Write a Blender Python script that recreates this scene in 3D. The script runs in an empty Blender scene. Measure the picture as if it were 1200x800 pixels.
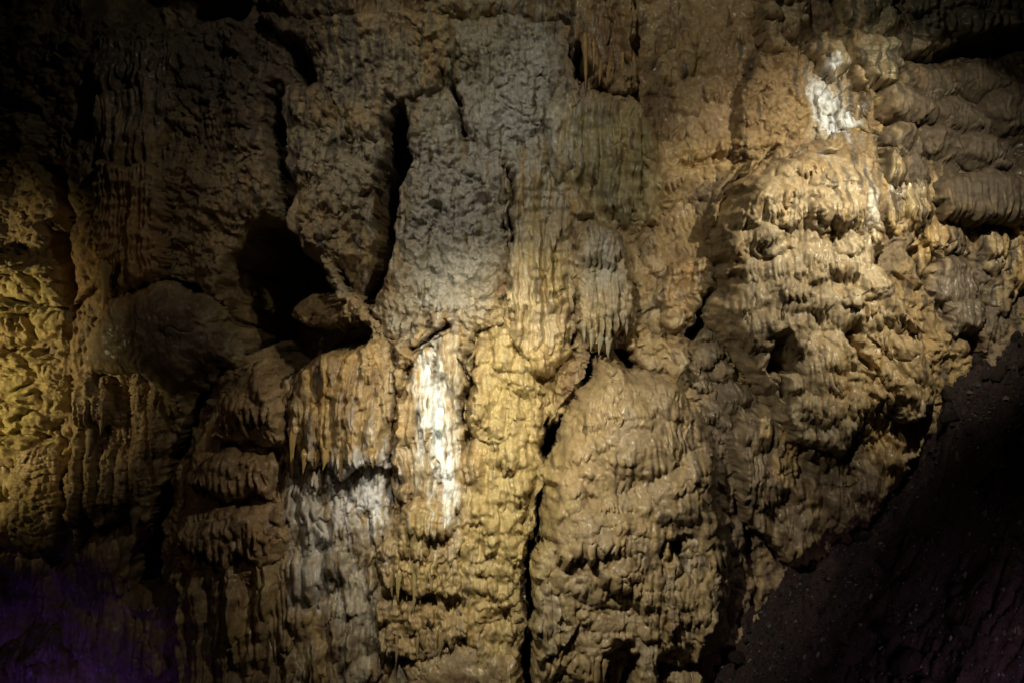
import bpy, math, random
import numpy as np
S = bpy.context.scene
C = S.collection
random.seed(7)
# ------------------------------------------------------------------ camera, air, lamps
CAMD = 14.0                      # metres from the camera to the mean wall plane
cd = bpy.data.cameras.new('camera'); cam = bpy.data.objects.new('camera', cd); C.objects.link(cam)
cam.location = (0, -CAMD, 0); cam.rotation_euler = (math.radians(90), 0, 0)
cd.sensor_width = 36; cd.lens = 36*CAMD/12.0; cd.clip_end = 200
S.camera = cam
w = bpy.data.worlds.new('World'); S.world = w; w.use_nodes = True
w.node_tree.nodes['Background'].inputs[0].default_value = (0.5, 0.38, 0.32, 1)
w.node_tree.nodes['Background'].inputs[1].default_value = 0.002
S.view_settings.view_transform = 'Standard'; S.view_settings.look = 'None'
S.view_settings.exposure = 0; S.view_settings.gamma = 1

def lamp(px, py, out, tx, ty, power, col, cone=60, blend=1.0, rad=0.06, name='unseen_spotlight'):
    """spot lamp `out` metres in front of the wall, aimed at wall spot tx,ty (in cm units of the wall)"""
    l = bpy.data.lights.new(name, 'SPOT'); o = bpy.data.objects.new(name, l); C.objects.link(o)
    p = np.array([(px-600)*.01, -out, (400-py)*.01]); t = np.array([(tx-600)*.01, -.5, (400-ty)*.01])
    o.location = p
    import mathutils
    o.rotation_euler = mathutils.Vector(t-p).to_track_quat('-Z', 'Y').to_euler()
    l.energy = power; l.color = col; l.spot_size = math.radians(cone); l.spot_blend = blend
    l.shadow_soft_size = rad
    return o
WARM = (1.0, .86, .60)
lamp(640, 290, 4.1, 520, 500, 540, WARM, 66, 1.0)                    # centre pool
lamp(500, 170, 6.2, 670, 590, 1500, (1, .90, .68), 53, 1.0)          # broad centre wash from the upper left
lamp(975, 80, 5.0, 980, 300, 1250, (1, .89, .66), 64, 1.0)           # right cascade
lamp(640, -160, 6.2, 640, 100, 360, (1, .90, .68), 100, 1.0)          # upper wall
lamp(-150, 430, 3.7, -15, 430, 620, (1, .81, .40), 68, 1.0)           # left yellow lamp
lamp(360, -160, 8, 500, 230, 600, (1, .89, .72), 38, 1.0)            # added unseen fill lamp lifting the upper left
lamp(200, 100, 9, 330, 480, 70, (1, .66, .40), 42, 1.0)             # added faint brown fill for the dark left wall
lamp(60, 1100, 4.4, 60, 935, 270, (.30, .13, 1), 58, 1.0, .8)        # added low violet lamp standing in for the violet haze
lamp(950, 640, 8.0, 1130, 830, 420, (.80, .56, .80), 50, 1.0, .5)  # added mauve lamp, tints and lifts the dark slope

# ------------------------------------------------------------------ noise kit
rng = np.random.RandomState(11)
PERM = np.tile(rng.permutation(256), 3).astype(np.int32)
ANG = rng.rand(256)*2*math.pi; GX = np.cos(ANG).astype(np.float32); GY = np.sin(ANG).astype(np.float32)
R1 = rng.rand(256).astype(np.float32); R2 = rng.rand(256).astype(np.float32); R3 = rng.rand(256).astype(np.float32)
def noise(x, y, s=0):
    x = x + 37.31*s; y = y + 91.7*s
    xi = np.floor(x).astype(np.int32); yi = np.floor(y).astype(np.int32)
    fx = (x-xi).astype(np.float32); fy = (y-yi).astype(np.float32)
    u = fx*fx*fx*(fx*(fx*6-15)+10); v = fy*fy*fy*(fy*(fy*6-15)+10)
    xi &= 255; yi &= 255
    def g(a, b, dx, dy):
        h = PERM[PERM[(xi+a) & 255]+((yi+b) & 255)]
        return GX[h]*dx+GY[h]*dy
    n0 = g(0, 0, fx, fy)*(1-u)+g(1, 0, fx-1, fy)*u
    n1 = g(0, 1, fx, fy-1)*(1-u)+g(1, 1, fx-1, fy-1)*u
    return (n0*(1-v)+n1*v)*1.5
def fbm(x, y, o=4, s=0, g=.5):
    r = 0; a = 1.0
    for i in range(o):
        r = r+a*noise(x, y, s+i*3); x = x*2.03; y = y*2.03; a *= g
    return r
def worley(x, y, s=0, j=.9):
    x = x+17.3*s; y = y+5.9*s
    xi = np.floor(x).astype(np.int32); yi = np.floor(y).astype(np.int32)
    f1 = np.full(x.shape, 9., np.float32); f2 = f1.copy(); cid = np.zeros(x.shape, np.int32)
    for a in (-1, 0, 1):
        for b in (-1, 0, 1):
            h = PERM[PERM[(xi+a) & 255]+((yi+b) & 255)]
            px = xi+a+.5+(R1[h]-.5)*j; py = yi+b+.5+(R2[h]-.5)*j
            d = np.sqrt((x-px)**2+(y-py)**2)
            m = d < f1
            f2 = np.where(m, f1, np.minimum(f2, d)); cid = np.where(m, h, cid); f1 = np.where(m, d, f1)
    return f1, f2, cid
def sst(a, b, x):
    t = np.clip((x-a)/(b-a), 0, 1); return t*t*(3-2*t)
def sdf(poly, U, V):
    """signed distance, positive inside"""
    d = np.full(U.shape, 1e9); ins = np.zeros(U.shape, bool); n = len(poly)
    for i in range(n):
        ax, ay = poly[i]; bx, by = poly[(i+1) % n]
        ex, ey = bx-ax, by-ay
        t = np.clip(((U-ax)*ex+(V-ay)*ey)/(ex*ex+ey*ey+1e-9), 0, 1)
        d = np.minimum(d, (U-ax-t*ex)**2+(V-ay-t*ey)**2)
        c = ((ay > V) != (by > V)) & (U < ex*(V-ay)/(ey if ey else 1e-9)+ax)
        ins ^= c
    d = np.sqrt(d)
    return np.where(ins, d, -d)

# ------------------------------------------------------------------ relief styles (heights in cm)
def macro(U, V):
    return 26*fbm(U/330, V/420, 2, 40)
def soft(U, V, amp=10, sc=50, s=0):
    wx = U+10*noise(U/40, V/40, 23+s); wy = V+10*noise(U/40, V/40, 33+s)
    r = fbm(wx/sc, wy/sc, 3, s+5, .45)
    return .7*amp*(r-.35*np.abs(noise(wx/(sc*.6), wy/(sc*.6), s+6)))
def incise(U, V):
    """thin drip grooves running down and a few hairline fractures"""
    wx = U+5*noise(U/30, V/50, 51)+2*noise(U/9, V/20, 52)
    g = np.abs(noise(wx/13, V/95, 53)); m = sst(-.1, .4, fbm(U/60, V/60, 2, 54))
    k = np.abs(fbm((U+6*noise(U/14, V/14, 57))/75, (V+6*noise(U/14, V/14, 58))/75, 3, 55)); f = sst(-.2, .3, fbm(U/90, V/90, 2, 56))
    q = np.abs(noise(wx/6.5, V/48, 59))
    return -6*m*(1-sst(0, .13, g))-8*f*(1-sst(0, .035, k))-2.4*m*(1-sst(0, .2, q))
def common(U, V):
    return soft(U, V, 7, 75, 81)+incise(U, V)
def fine(U, V, s=0, k=1):
    return k*(1.5*fbm(U/9, V/9, 2, 5+s)+.7*noise(U/3.6, V/3.6, 9+s))
def rough(U, V, amp=14, sc=60, s=0):
    wx = U+12*noise(U/45, V/45, 21+s); wy = V+12*noise(U/45, V/45, 31+s)
    r = fbm(wx/sc, wy/sc, 5, s, .55)
    q = 1-np.abs(fbm(wx/(sc*.55), wy/(sc*.55), 4, s+7, .55))*1.8
    return amp*(.8*r+.35*q)
def popcorn(U, V, amp=5, sz=11, s=0):
    wx = U+4*noise(U/13, V/13, 2+s); wy = V+4*noise(U/13, V/13, 3+s)
    f1, f2, c = worley(wx/sz, wy/sz, s)
    a = np.sqrt(np.clip(1-(f1/.72)**2, 0, 1))*(.4+.9*R3[c])
    f1, f2, c = worley(wx/(sz*.45), wy/(sz*.45), s+4)
    b = np.sqrt(np.clip(1-(f1/.72)**2, 0, 1))*(.3+.9*R3[c])
    return amp*(a+.42*b)*(0.75+.5*fbm(U/50, V/50, 2, s+8))
def flutes(U, V, amp=6, per=14, s=0, wob=1.0, cross=.25):
    ww = wob*(9*noise(U/60, V/90, s+1)+4*noise(U/22, V/50, s+2))
    x = (U+ww)/per
    k = np.floor(x).astype(np.int32) & 255
    r = np.abs(np.sin(math.pi*x))**.7*(.45+.75*R1[PERM[k]])
    x2 = (U+1.6*ww)/(per*.41)
    r2 = np.abs(np.sin(math.pi*x2))**.8
    m = .55+.7*fbm(U/30, V/70, 2, s+5)
    return amp*(r*m+.28*r2+cross*noise(U/per, V/(per*.7), s+9))
def scallop(U, V, amp=5, sz=16, s=0, asp=1.0):
    wx = U+5*noise(U/20, V/20, s+1); wy = V+5*noise(U/20, V/20, s+2)
    f1, f2, c = worley(wx/sz, wy/(sz*asp), s)
    return amp*((1-f1*1.1)*(.5+.8*R3[c]))+amp*.35*noise(U/7, V/7, s+3)
def strata(U, V, amp=14, per=18, s=0):
    wx = U+8*noise(U/30, V/30, s+1); wy = V+9*noise(U/45, V/30, s+2)
    f1, f2, c = worley(wx/(per*2.0), wy/per, s, .8)
    e = sst(0.02, .30, f2-f1)
    f3, f4, c2 = worley(wx/(per*.8), wy/(per*.5), s+3, .9)
    e2 = sst(0.0, .35, f4-f3)
    return amp*(R3[c]*.8*e+.55*e+.35*e2*(.4+R1[c2]))

# ------------------------------------------------------------------ lattice
STEP = 1.41
def axis(a, b, lo, hi):
    core = np.arange(a, b, STEP)
    l = a-np.cumsum(np.linspace(STEP*2, 14, 34)); r = b+np.cumsum(np.linspace(STEP*2, 14, 34))
    return np.concatenate([l[::-1], core, r]).astype(np.float64)
GU = axis(-25, 1225, 0, 0); GV = axis(-25, 825, 0, 0)
def index(A, x): return np.clip(np.searchsorted(A, x), 0, len(A)-1)

def stamp(H, G, U, V, cx, top, w, L, A0, fl=.25, rag=.15, per=7, lean=0, seed=0, arch=.5, start=.1):
    """one overhanging lobe of flowstone: starts flush, swells downwards, ends in a ragged dripping edge"""
    A = A0*1.35; u = U[0]; v = V[:, 0]
    i0, i1 = np.searchsorted(u, [cx-w*1.3-abs(lean)*L-2, cx+w*1.3+abs(lean)*L+2])
    j0, j1 = np.searchsorted(v, [top-1, top+L*1.02+2])
    if i1-i0 < 3 or j1-j0 < 3: return
    uu = U[j0:j1, i0:i1]; vv = V[j0:j1, i0:i1]
    t = (vv-top)/L
    wt = w*np.sqrt(np.clip(1-(1-np.clip(t/arch, 0, 1))**2, 0.0004, 1))*(1+.10*noise(vv/17, vv*0+seed, 3))
    x = uu-cx-lean*(vv-top)
    s = x/wt
    ph = (uu-lean*(vv-top))/per+.35*noise(uu/per/2, vv/25, seed % 50)
    rib = np.abs(np.sin(math.pi*ph+seed))**.8
    k = np.floor(ph+seed/math.pi).astype(np.int32) & 255
    te = 1-rag*(1-rib)*(.6+.8*R2[k])-rag*.9*R1[PERM[k]]*(rag > .1)-.16*s*s
    q = np.clip(t/np.maximum(te, .05), 0, 1)
    body = np.sqrt(np.clip(1-s*s, 0, 1))
    h = A*(start+(1-start)*np.clip(t, 0, 1)**.8)*(np.clip(t/.22, 0, 1)**.5 if start > .3 else 1)*body**.8*(1-fl*(1-rib)*((.25+.75*np.clip(t, 0, 1)) if start < .3 else (.08+1.5*np.clip(t, 0, 1)**2)))
    h = h*np.sqrt(np.clip(1-q**7, 0, 1))
    h = np.where((np.abs(s) < 1) & (t > 0) & (q < 1), h, -999)
    H[j0:j1, i0:i1] = np.maximum(H[j0:j1, i0:i1], G[j0:j1, i0:i1]+h)

def shingle(H, G, U, V, sd, n, w, L, A, seed=1, lean=None, **kw):
    """scatter n lobes inside the outline, from the top down"""
    r = np.random.RandomState(seed)
    js, is_ = np.nonzero(sd > 4)
    if len(js) == 0: return
    pick = r.randint(0, len(js), n)
    for p in pick:
        k = .5+1.2*r.rand()**1.6
        kk = dict(kw); kk['fl'] = kw.get('fl', .25)*r.uniform(.2, 1.5); kk['rag'] = kw.get('rag', .15)*r.uniform(.3, 1.7); kk['per'] = kw.get('per', 7)*r.uniform(.7, 2.0)
        ln = (lean(U[js[p], is_[p]], V[js[p], is_[p]]) if lean else 0)+r.uniform(-.12, .12)
        stamp(H, G, U, V, U[js[p], is_[p]], V[js[p], is_[p]]-L*.5, w*k, L*k*(.7+.6*r.rand()), A*k*(.6+.7*r.rand()),
              lean=ln, seed=int(r.randint(0, 200)), **kk)

# ------------------------------------------------------------------ mineral colours (the rock's own tones, some with shade painted in)
TAN = (.38, .275, .135); OCHRE = (.46, .31, .12); YEL = (.42, .335, .15); GREY = (.42, .405, .36); PALE = (.46, .38, .25)
WHITE = (.84, .90, .95); BROWN = (.20, .125, .07); MUD = (.06, .045, .04); ORANGE = (.40, .24, .10); GREEN = (.24, .22, .11); DUSK = (.25, .19, .12)  # WHITE is calcite with the lamp's cool glare mixed in
STAINS_SHADE = [  # cx, cy, rx, ry, colour, strength
    (502, 450, 8, 38, WHITE, .95), (514, 495, 9, 55, WHITE, .95), (523, 540, 10, 50, WHITE, .95), (528, 578, 9, 24, WHITE, .75), (494, 500, 3, 60, WHITE, .6), (536, 505, 3, 60, WHITE, .5), (432, 568, 22, 36, (.76, .79, .85), .9), (398, 580, 14, 40, (.6, .6, .62), .7), (362, 600, 16, 60, (.6, .6, .6), .8), (345, 575, 8, 50, (.55, .55, .56), .7), (380, 640, 12, 50, (.5, .5, .5), .6),
    (955, 118, 12, 26, WHITE, 1.0), (966, 145, 13, 28, WHITE, 1.0), (975, 76, 8, 8, WHITE, .9), (1008, 240, 9, 30, (.7, .68, .62), .7),
    (600, 110, 62, 95, (.50, .50, .46), .85), (535, 260, 60, 105, (.48, .47, .43), .8), (400, 200, 60, 60, (.34, .31, .24), .5), (430, 80, 60, 50, (.34, .33, .27), .5),
    (795, 350, 18, 26, ORANGE, .5), (820, 185, 40, 22, OCHRE, .6), (700, 70, 40, 50, BROWN, .5),
    (600, 560, 45, 170, YEL, .8), (1070, 280, 50, 40, OCHRE, .5), (880, 90, 60, 80, (.40, .27, .15), .6),
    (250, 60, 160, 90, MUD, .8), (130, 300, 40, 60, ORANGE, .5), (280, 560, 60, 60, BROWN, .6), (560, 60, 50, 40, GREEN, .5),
    (1010, 440, 70, 60, OCHRE, .5), (1125, 345, 50, 55, (.15, .12, .09), .8), (1135, 170, 110, 110, (.055, .04, .026), .9),  # last patch paints the bank's shade into the rock colour
    (1125, 15, 90, 34, (.13, .13, .095), .7), (890, 400, 50, 90, (.26, .21, .14), .6), (860, 560, 40, 110, (.11, .085, .06), .75), (960, 590, 100, 50, (.14, .10, .06), .7)]  # darkens cascade flank and skirt; belt patch paints in its shade
def sstv(x): return sst(0, 1, x)
def colour(U, V, H, a, b, c, s=0, sd=None):
    a, b, c = [np.array(k)[None, None, :] for k in (a, b, c)]
    if sd is not None:       # neighbouring bodies grade into the common wall colour at their rims
        m = (.25+.6*sst(0, 34, sd+14*fbm(U/26, V/26, 3, 66)))[..., None]
        g1, g2, g3 = [np.array(k)[None, None, :] for k in (TAN, (.36, .29, .18), BROWN)]
        a, b, c = g1*(1-m)+a*m, g2*(1-m)+b*m, g3*(1-m)+c*m
    n1 = sst(-.35, .45, fbm(U/55, V/110, 4, 60))[..., None]
    n2 = sst(.0, .6, fbm(U/18, V/60, 4, 70))[..., None]
    col = a*(1-n1)+b*n1
    col = col*(1-.7*n2)+c*.7*n2
    wob = 1+.85*fbm(U/7, V/52, 4, 80)+.25*fbm(U/30, V/30, 3, 83)
    for cx, cy, rx, ry, k, st in STAINS_SHADE:
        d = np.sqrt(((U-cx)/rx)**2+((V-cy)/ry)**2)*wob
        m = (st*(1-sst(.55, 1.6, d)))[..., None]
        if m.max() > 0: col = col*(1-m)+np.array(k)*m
    sp = 1+.22*fbm(U/5, V/6, 3, 90)[..., None]
    return np.clip(col*sp, .01, .95)

def rock_material(name, bump=.5, rough_=(.55, .9), scale=1.0, coat=0.0):
    m = bpy.data.materials.new(name); m.use_nodes = True; nt = m.node_tree; N = nt.nodes; Lk = nt.links
    b = N['Principled BSDF']
    at = N.new('ShaderNodeAttribute'); at.attribute_name = 'albedo'
    tc = N.new('ShaderNodeTexCoord')
    def nz(sc, det, rgh=.6):
        n = N.new('ShaderNodeTexNoise'); n.inputs['Scale'].default_value = sc*scale; n.inputs['Detail'].default_value = det
        n.inputs['Roughness'].default_value = rgh; Lk.new(tc.outputs['Object'], n.inputs['Vector']); return n
    n1 = nz(26, 6, .7); n2 = nz(90, 4, .6); n3 = nz(7, 5)
    mr = N.new('ShaderNodeMapRange'); mr.inputs[1].default_value = .3; mr.inputs[2].default_value = .7
    mr.inputs[3].default_value = .72; mr.inputs[4].default_value = 1.22; Lk.new(n1.outputs['Fac'], mr.inputs[0])
    mx = N.new('ShaderNodeVectorMath'); mx.operation = 'SCALE'
    Lk.new(at.outputs['Color'], mx.inputs[0]); Lk.new(mr.outputs[0], mx.inputs['Scale'])
    Lk.new(mx.outputs[0], b.inputs['Base Color'])
    r2 = N.new('ShaderNodeMapRange'); r2.inputs[1].default_value = .35; r2.inputs[2].default_value = .65
    r2.inputs[3].default_value = rough_[0]; r2.inputs[4].default_value = rough_[1]; Lk.new(n3.outputs['Fac'], r2.inputs[0])
    Lk.new(r2.outputs[0], b.inputs['Roughness'])
    b.inputs['Specular IOR Level'].default_value = .5
    b.inputs['Coat Weight'].default_value = coat; b.inputs['Coat Roughness'].default_value = .22
    b1 = N.new('ShaderNodeBump'); b1.inputs['Strength'].default_value = bump; b1.inputs['Distance'].default_value = .022
    b2 = N.new('ShaderNodeBump'); b2.inputs['Strength'].default_value = bump; b2.inputs['Distance'].default_value = .006
    b0 = N.new('ShaderNodeBump'); b0.inputs['Strength'].default_value = bump*(.9 if bump > .6 else .4); b0.inputs['Distance'].default_value = .06
    n4 = nz(9, 6, .62); Lk.new(n4.outputs['Fac'], b0.inputs['Height']); Lk.new(b0.outputs[0], b1.inputs['Normal'])
    Lk.new(n1.outputs['Fac'], b1.inputs['Height']); Lk.new(n2.outputs['Fac'], b2.inputs['Height'])
    Lk.new(b1.outputs[0], b2.inputs['Normal']); Lk.new(b2.outputs[0], b.inputs['Normal'])
    return m
M_CALC = rock_material('calcite', .5, (.26, .78), coat=.22); M_ROCK = rock_material('limestone', .85, (.45, .95)); M_MUD = rock_material('muddy_scree', 1.0, (.6, 1.0))
M_MUD.node_tree.nodes['Principled BSDF'].inputs['Specular IOR Level'].default_value = .12
M_DULL = rock_material('dull_flowstone', .45, (.55, .95))
M_GRIT = rock_material('wet_grit', .3, (.15, .5))

def crumble(X, Y, Z):
    """sideways relief, so that steep flanks are as uneven as the faces"""
    x, y, z = X*100, Y*100, Z*100
    dx = 1.8*noise(y/13, z/15, 33)+(.45)*noise(y/4.5+x/50, z/5, 34)
    dz = 2.6*noise(y/13, x/15, 35)+.45*noise(y/4.5+z/50, x/5, 36)
    dx += 1.5*noise(y/7+x/40, z/30, 37)
    return X+.01*dx, Y, Z+.01*dz
def grid_mesh(name, X, Y, Z, keep, col, mat):
    """keep: boolean per cell; unused vertices are dropped"""
    ny, nx = X.shape
    idx = np.arange(ny*nx).reshape(ny, nx)
    q = np.stack([idx[:-1, :-1], idx[1:, :-1], idx[1:, 1:], idx[:-1, 1:]], -1)[keep]
    used = np.unique(q); remap = np.zeros(ny*nx, np.int32); remap[used] = np.arange(len(used))
    q = remap[q].astype(np.int32)
    co = np.stack([X.ravel()[used], Y.ravel()[used], Z.ravel()[used]], -1).astype(np.float32)
    base = co.mean(0); base[2] = co[:, 2].min()
    co -= base
    me = bpy.data.meshes.new(name)
    me.vertices.add(len(co)); me.vertices.foreach_set('co', co.ravel())
    me.loops.add(q.size); me.loops.foreach_set('vertex_index', q.ravel())
    me.polygons.add(len(q)); me.polygons.foreach_set('loop_start', np.arange(0, q.size, 4, dtype=np.int32))
    me.update(calc_edges=True)
    me.polygons.foreach_set('use_smooth', np.ones(len(q), bool))
    ca = me.color_attributes.new('albedo', 'FLOAT_COLOR', 'POINT')
    cc = np.ones((len(co), 4), np.float32); cc[:, :3] = col.reshape(-1, 3)[used]
    ca.data.foreach_set('color', cc.ravel())
    me.materials.append(mat)
    o = bpy.data.objects.new(name, me); C.objects.link(o); o.location = base
    return o
def setp(o, label=None, cat=None, group=None, kind=None, parent=None):
    if parent is not None:
        o.parent = parent; o.location = o.location-parent.location
        if label: o['label'] = label
        return o
    if label: o['label'] = label
    if cat: o['category'] = cat
    if group: o['group'] = group
    if kind: o['kind'] = kind
    return o

# ------------------------------------------------------------------ base wall: recesses are real hollows
UU, VV = np.meshgrid(GU, GV)
def path(pts, w):
    """outline of a thin irregular fissure along a line"""
    L = []; Rr = []; r = random.Random(int(sum(p[0] for p in pts)))
    for k, (x, y) in enumerate(pts):
        x0, y0 = pts[max(k-1, 0)]; x1, y1 = pts[min(k+1, len(pts)-1)]
        n = math.hypot(x1-x0, y1-y0); nx, ny = -(y1-y0)/n, (x1-x0)/n; q = w*r.uniform(.5, 1.35)/2
        L.append((x+nx*q, y+ny*q)); Rr.append((x-nx*q, y-ny*q))
    return L+Rr[::-1]
HOLES = [  # outline, depth cm, softness
    ([(266, 310), (296, 256), (335, 258), (362, 296), (396, 312), (410, 345), (444, 378), (430, 404), (372, 416), (344, 456), (326, 520), (314, 440), (300, 420), (262, 444), (246, 470), (250, 430), (268, 410), (262, 380), (272, 350)], 200, 24),
    ([(232, 470), (262, 425), (280, 430), (240, 470), (222, 540), (205, 600), (200, 700), (150, 690), (160, 620), (190, 560)], 130, 24),
    ([(58, 190), (84, 205), (108, 262), (120, 330), (104, 380), (76, 330), (66, 250)], 130, 16),
    (path([(322, 96), (322, 140), (328, 180), (338, 225), (338, 262)], 24), 130, 10),
    ([(335, 48), (366, 55), (376, 96), (362, 104), (345, 80)], 90, 12),
    (path([(468, 112), (462, 150), (468, 190), (456, 240), (454, 290), (448, 330), (436, 360)], 24), 140, 10),
    (path([(512, 80), (528, 100), (540, 130), (552, 170)], 9), 50, 5),
    (path([(596, 195), (600, 240), (596, 290)], 6), 40, 4),
    ([(712, 408), (738, 398), (756, 412), (762, 432), (735, 432)], 120, 12),
    (path([(838, 318), (826, 345), (812, 375), (800, 398)], 22), 130, 10),
    ([(668, 50), (684, 40), (692, 96), (676, 104)], 60, 10),
    ([(1003, 100), (1040, 88), (1080, 72), (1140, 62), (1210, 48), (1300, 50), (1300, 66), (1150, 76), (1080, 92), (1046, 118), (1030, 142), (1012, 132)], 120, 10),
    (path([(1036, 292), (1050, 325), (1070, 360), (1092, 392), (1104, 425)], 26), 120, 12),
    ([(944, 0), (982, 0), (976, 30), (950, 36)], 90, 12),
    (path([(698, 410), (686, 446), (660, 486), (646, 520), (636, 560), (632, 610), (620, 660), (622, 710), (614, 770), (620, 830)], 15), 120, 7),
    (path([(640, 444), (646, 470), (640, 500), (650, 520)], 7), 40, 5),
    ([(110, -60), (330, -60), (290, 18), (210, 38), (120, 30)], 110, 30),
    ([(716, 772), (730, 757), (742, 768), (746, 830), (700, 830)], 80, 10),
    (path([(461, 490), (462, 540), (466, 600)], 9), 45, 4),
    (path([(556, 395), (548, 440), (544, 500)], 6), 30, 4),
    (path([(905, 405), (912, 440), (918, 470)], 6), 30, 4), (path([(990, 395), (1002, 415), (1012, 428)], 9), 40, 5),
    (path([(530, 380), (500, 400), (480, 410)], 10), 40, 5), (path([(672, 345), (676, 385), (670, 408)], 8), 50, 5),
    (path([(902, 590), (890, 620), (905, 650)], 12), 40, 8),
    (path([(104, 392), (118, 362), (145, 340), (175, 328), (212, 330), (246, 350), (270, 380)], 12), 80, 7),
    (path([(842, 262), (862, 212), (900, 186), (955, 176), (1012, 180)], 5), 30, 4), (path([(846, 400), (872, 440), (900, 486)], 6), 35, 5),
    (path([(845, 560), (862, 620), (868, 680), (858, 740)], 7), 40, 6),
    (path([(788, 636), (792, 652)], 7), 30, 3), (path([(338, 530), (346, 560)], 6), 30, 4),
]
COARSE = 8.0
CU = np.arange(-290, 1500, COARSE); CV = np.arange(-290, 1100, COARSE); CX, CY = np.meshgrid(CU, CV)
FIELD = np.full(CX.shape, -1e3); PASS = 1
BH = None
def blur(A, sg):
    k = np.exp(-.5*(np.arange(-12, 13)*COARSE/sg)**2); k /= k.sum()
    A = np.apply_along_axis(lambda r: np.convolve(np.pad(r, 12, mode='edge'), k, 'valid'), 0, A)
    return np.apply_along_axis(lambda r: np.convolve(np.pad(r, 12, mode='edge'), k, 'valid'), 1, A)
def make_base():
    """the wall behind follows the bodies that stand on it, a hand's breadth further back"""
    global BH
    m = (FIELD > -900).astype(float); f = np.where(m > 0, FIELD, 0)
    den = blur(m, 26); num = blur(f*m, 26)
    F = np.where(den > .02, num/np.maximum(den, .02), 55)
    fx = np.clip((UU-CU[0])/COARSE, 0, len(CU)-1.001); fy = np.clip((VV-CV[0])/COARSE, 0, len(CV)-1.001)
    ix = fx.astype(int); iy = fy.astype(int); fx -= ix; fy -= iy
    B = (F[iy, ix]*(1-fx)+F[iy, ix+1]*fx)*(1-fy)+(F[iy+1, ix]*(1-fx)+F[iy+1, ix+1]*fx)*fy
    wu = UU+9*noise(UU/40, VV/40, 1)+2.5*noise(UU/15, VV/15, 2); wv = VV+9*noise(UU/40, VV/40, 3)+2.5*noise(UU/15, VV/15, 4)
    DET = rough(UU, VV, 12, 55, 3)+.7*popcorn(UU, VV, 5, 12, 2)+flutes(UU, VV, 6, 18, 2)+fine(UU, VV)
    CL = np.ones(UU.shape)
    BH = macro(UU, VV)+B-20
    for poly, dp, sf in HOLES:
        x0 = min(p[0] for p in poly)-sf-25; x1 = max(p[0] for p in poly)+sf+25; y0 = min(p[1] for p in poly)-sf-25; y1 = max(p[1] for p in poly)+sf+25
        i0, i1 = index(GU, x0), index(GU, x1); j0, j1 = index(GV, y0), index(GV, y1)
        if i1-i0 < 2 or j1-j0 < 2: continue
        d = sdf(poly, wu[j0:j1, i0:i1], wv[j0:j1, i0:i1])
        q = sst(-sf*.3, sf*1.0, d)
        BH[j0:j1, i0:i1] -= dp*1.7*q
        CL[j0:j1, i0:i1] *= 1-3.6*q*(1-q)
    BH += DET*np.clip(CL, .12, 1)

# the wall turns away past the picture edges, so it closes round as a cave does
COVER = np.zeros(UU.shape, bool)
def sample(u, v):
    i = index(GU, u); j = index(GV, v)
    return BH[j, i], i, j

THINGS = {}
ALL = []
GROW = 4
def region(name, label, cat, poly, depth, edge=26, style=None, cols=(TAN, YEL, BROWN), mat=None, warp=1.0,
           parent=None, group=None, seed=0, cut=True):
    """a body of rock with its own outline and thickness standing out from the base wall.
    depth: how far (cm) its face stands in front of the mean wall. style(U,V,sd)->(detail, list of stamp calls)"""
    s = (CAMD-depth*.01)/CAMD
    if PASS == 1:
        if parent is None:
            FIELD[:] = np.maximum(FIELD, np.where(sdf(poly, CX, CY) > 0, depth, -1e3))
        return 0
    x0 = min(p[0] for p in poly)-12; x1 = max(p[0] for p in poly)+12; y0 = min(p[1] for p in poly)-12; y1 = max(p[1] for p in poly)+12
    u = GU[index(GU, x0):index(GU, x1)+1]; v = GV[index(GV, y0):index(GV, y1)+1]
    U, V = np.meshgrid(u, v)
    W = warp
    a = U+W*(7*noise(U/32, V/32, seed+1)+3.5*noise(U/11, V/11, seed+2)+1.6*noise(U/4.5, V/4.5, seed+3))
    b = V+W*(7*noise(U/32, V/32, seed+4)+3.5*noise(U/11, V/11, seed+5)+1.6*noise(U/4.5, V/4.5, seed+6))
    sd = sdf(poly, a, b)+GROW
    a2 = U+9*noise(U/32, V/32, 1)+3.5*noise(U/12, V/12, 5); b2 = V+9*noise(U/32, V/32, 3)+3.5*noise(U/12, V/12, 6)
    if cut:
        for hp, dp, sf in HOLES:
            if min(p[0] for p in hp) > x1 or max(p[0] for p in hp) < x0 or min(p[1] for p in hp) > y1 or max(p[1] for p in hp) < y0: continue
            sd = np.minimum(sd, 3-sdf(hp, a2, b2))
    t = np.clip(sd/(edge*.7), 0, 1); prof = np.sqrt(1-(1-t)**2)
    G = macro(U, V)+depth
    smooth = mat is None or mat is M_DULL
    H = style(U, V, sd, G)+soft(U, V, 7, 75, 81)+incise(U, V)*(.55 if smooth else 1)+fine(U, V, seed)*(.38 if smooth else 1)
    det = H-G
    base, bi, bj = sample(600+(U-600)*s, 400+(V-400)*s)
    back = np.maximum(np.minimum(base-14, G-10), G-55)
    H = back+(G-back)*prof+det*sst(0, .5, t)
    keep = (sd[:-1, :-1] > -1) & (sd[1:, 1:] > -1) & (sd[1:, :-1] > -1) & (sd[:-1, 1:] > -1)
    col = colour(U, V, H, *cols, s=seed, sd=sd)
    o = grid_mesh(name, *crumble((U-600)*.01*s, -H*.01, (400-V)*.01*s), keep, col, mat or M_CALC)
    inn = (sd > 22) & (H > base+16)
    COVER[bj[inn], bi[inn]] = True
    setp(o, label, cat, group, None, parent)
    ALL.append((U, V, H, s, o, keep))
    o_info[o.name] = (u, v, H, s)
    return o
o_info = {}

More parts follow.
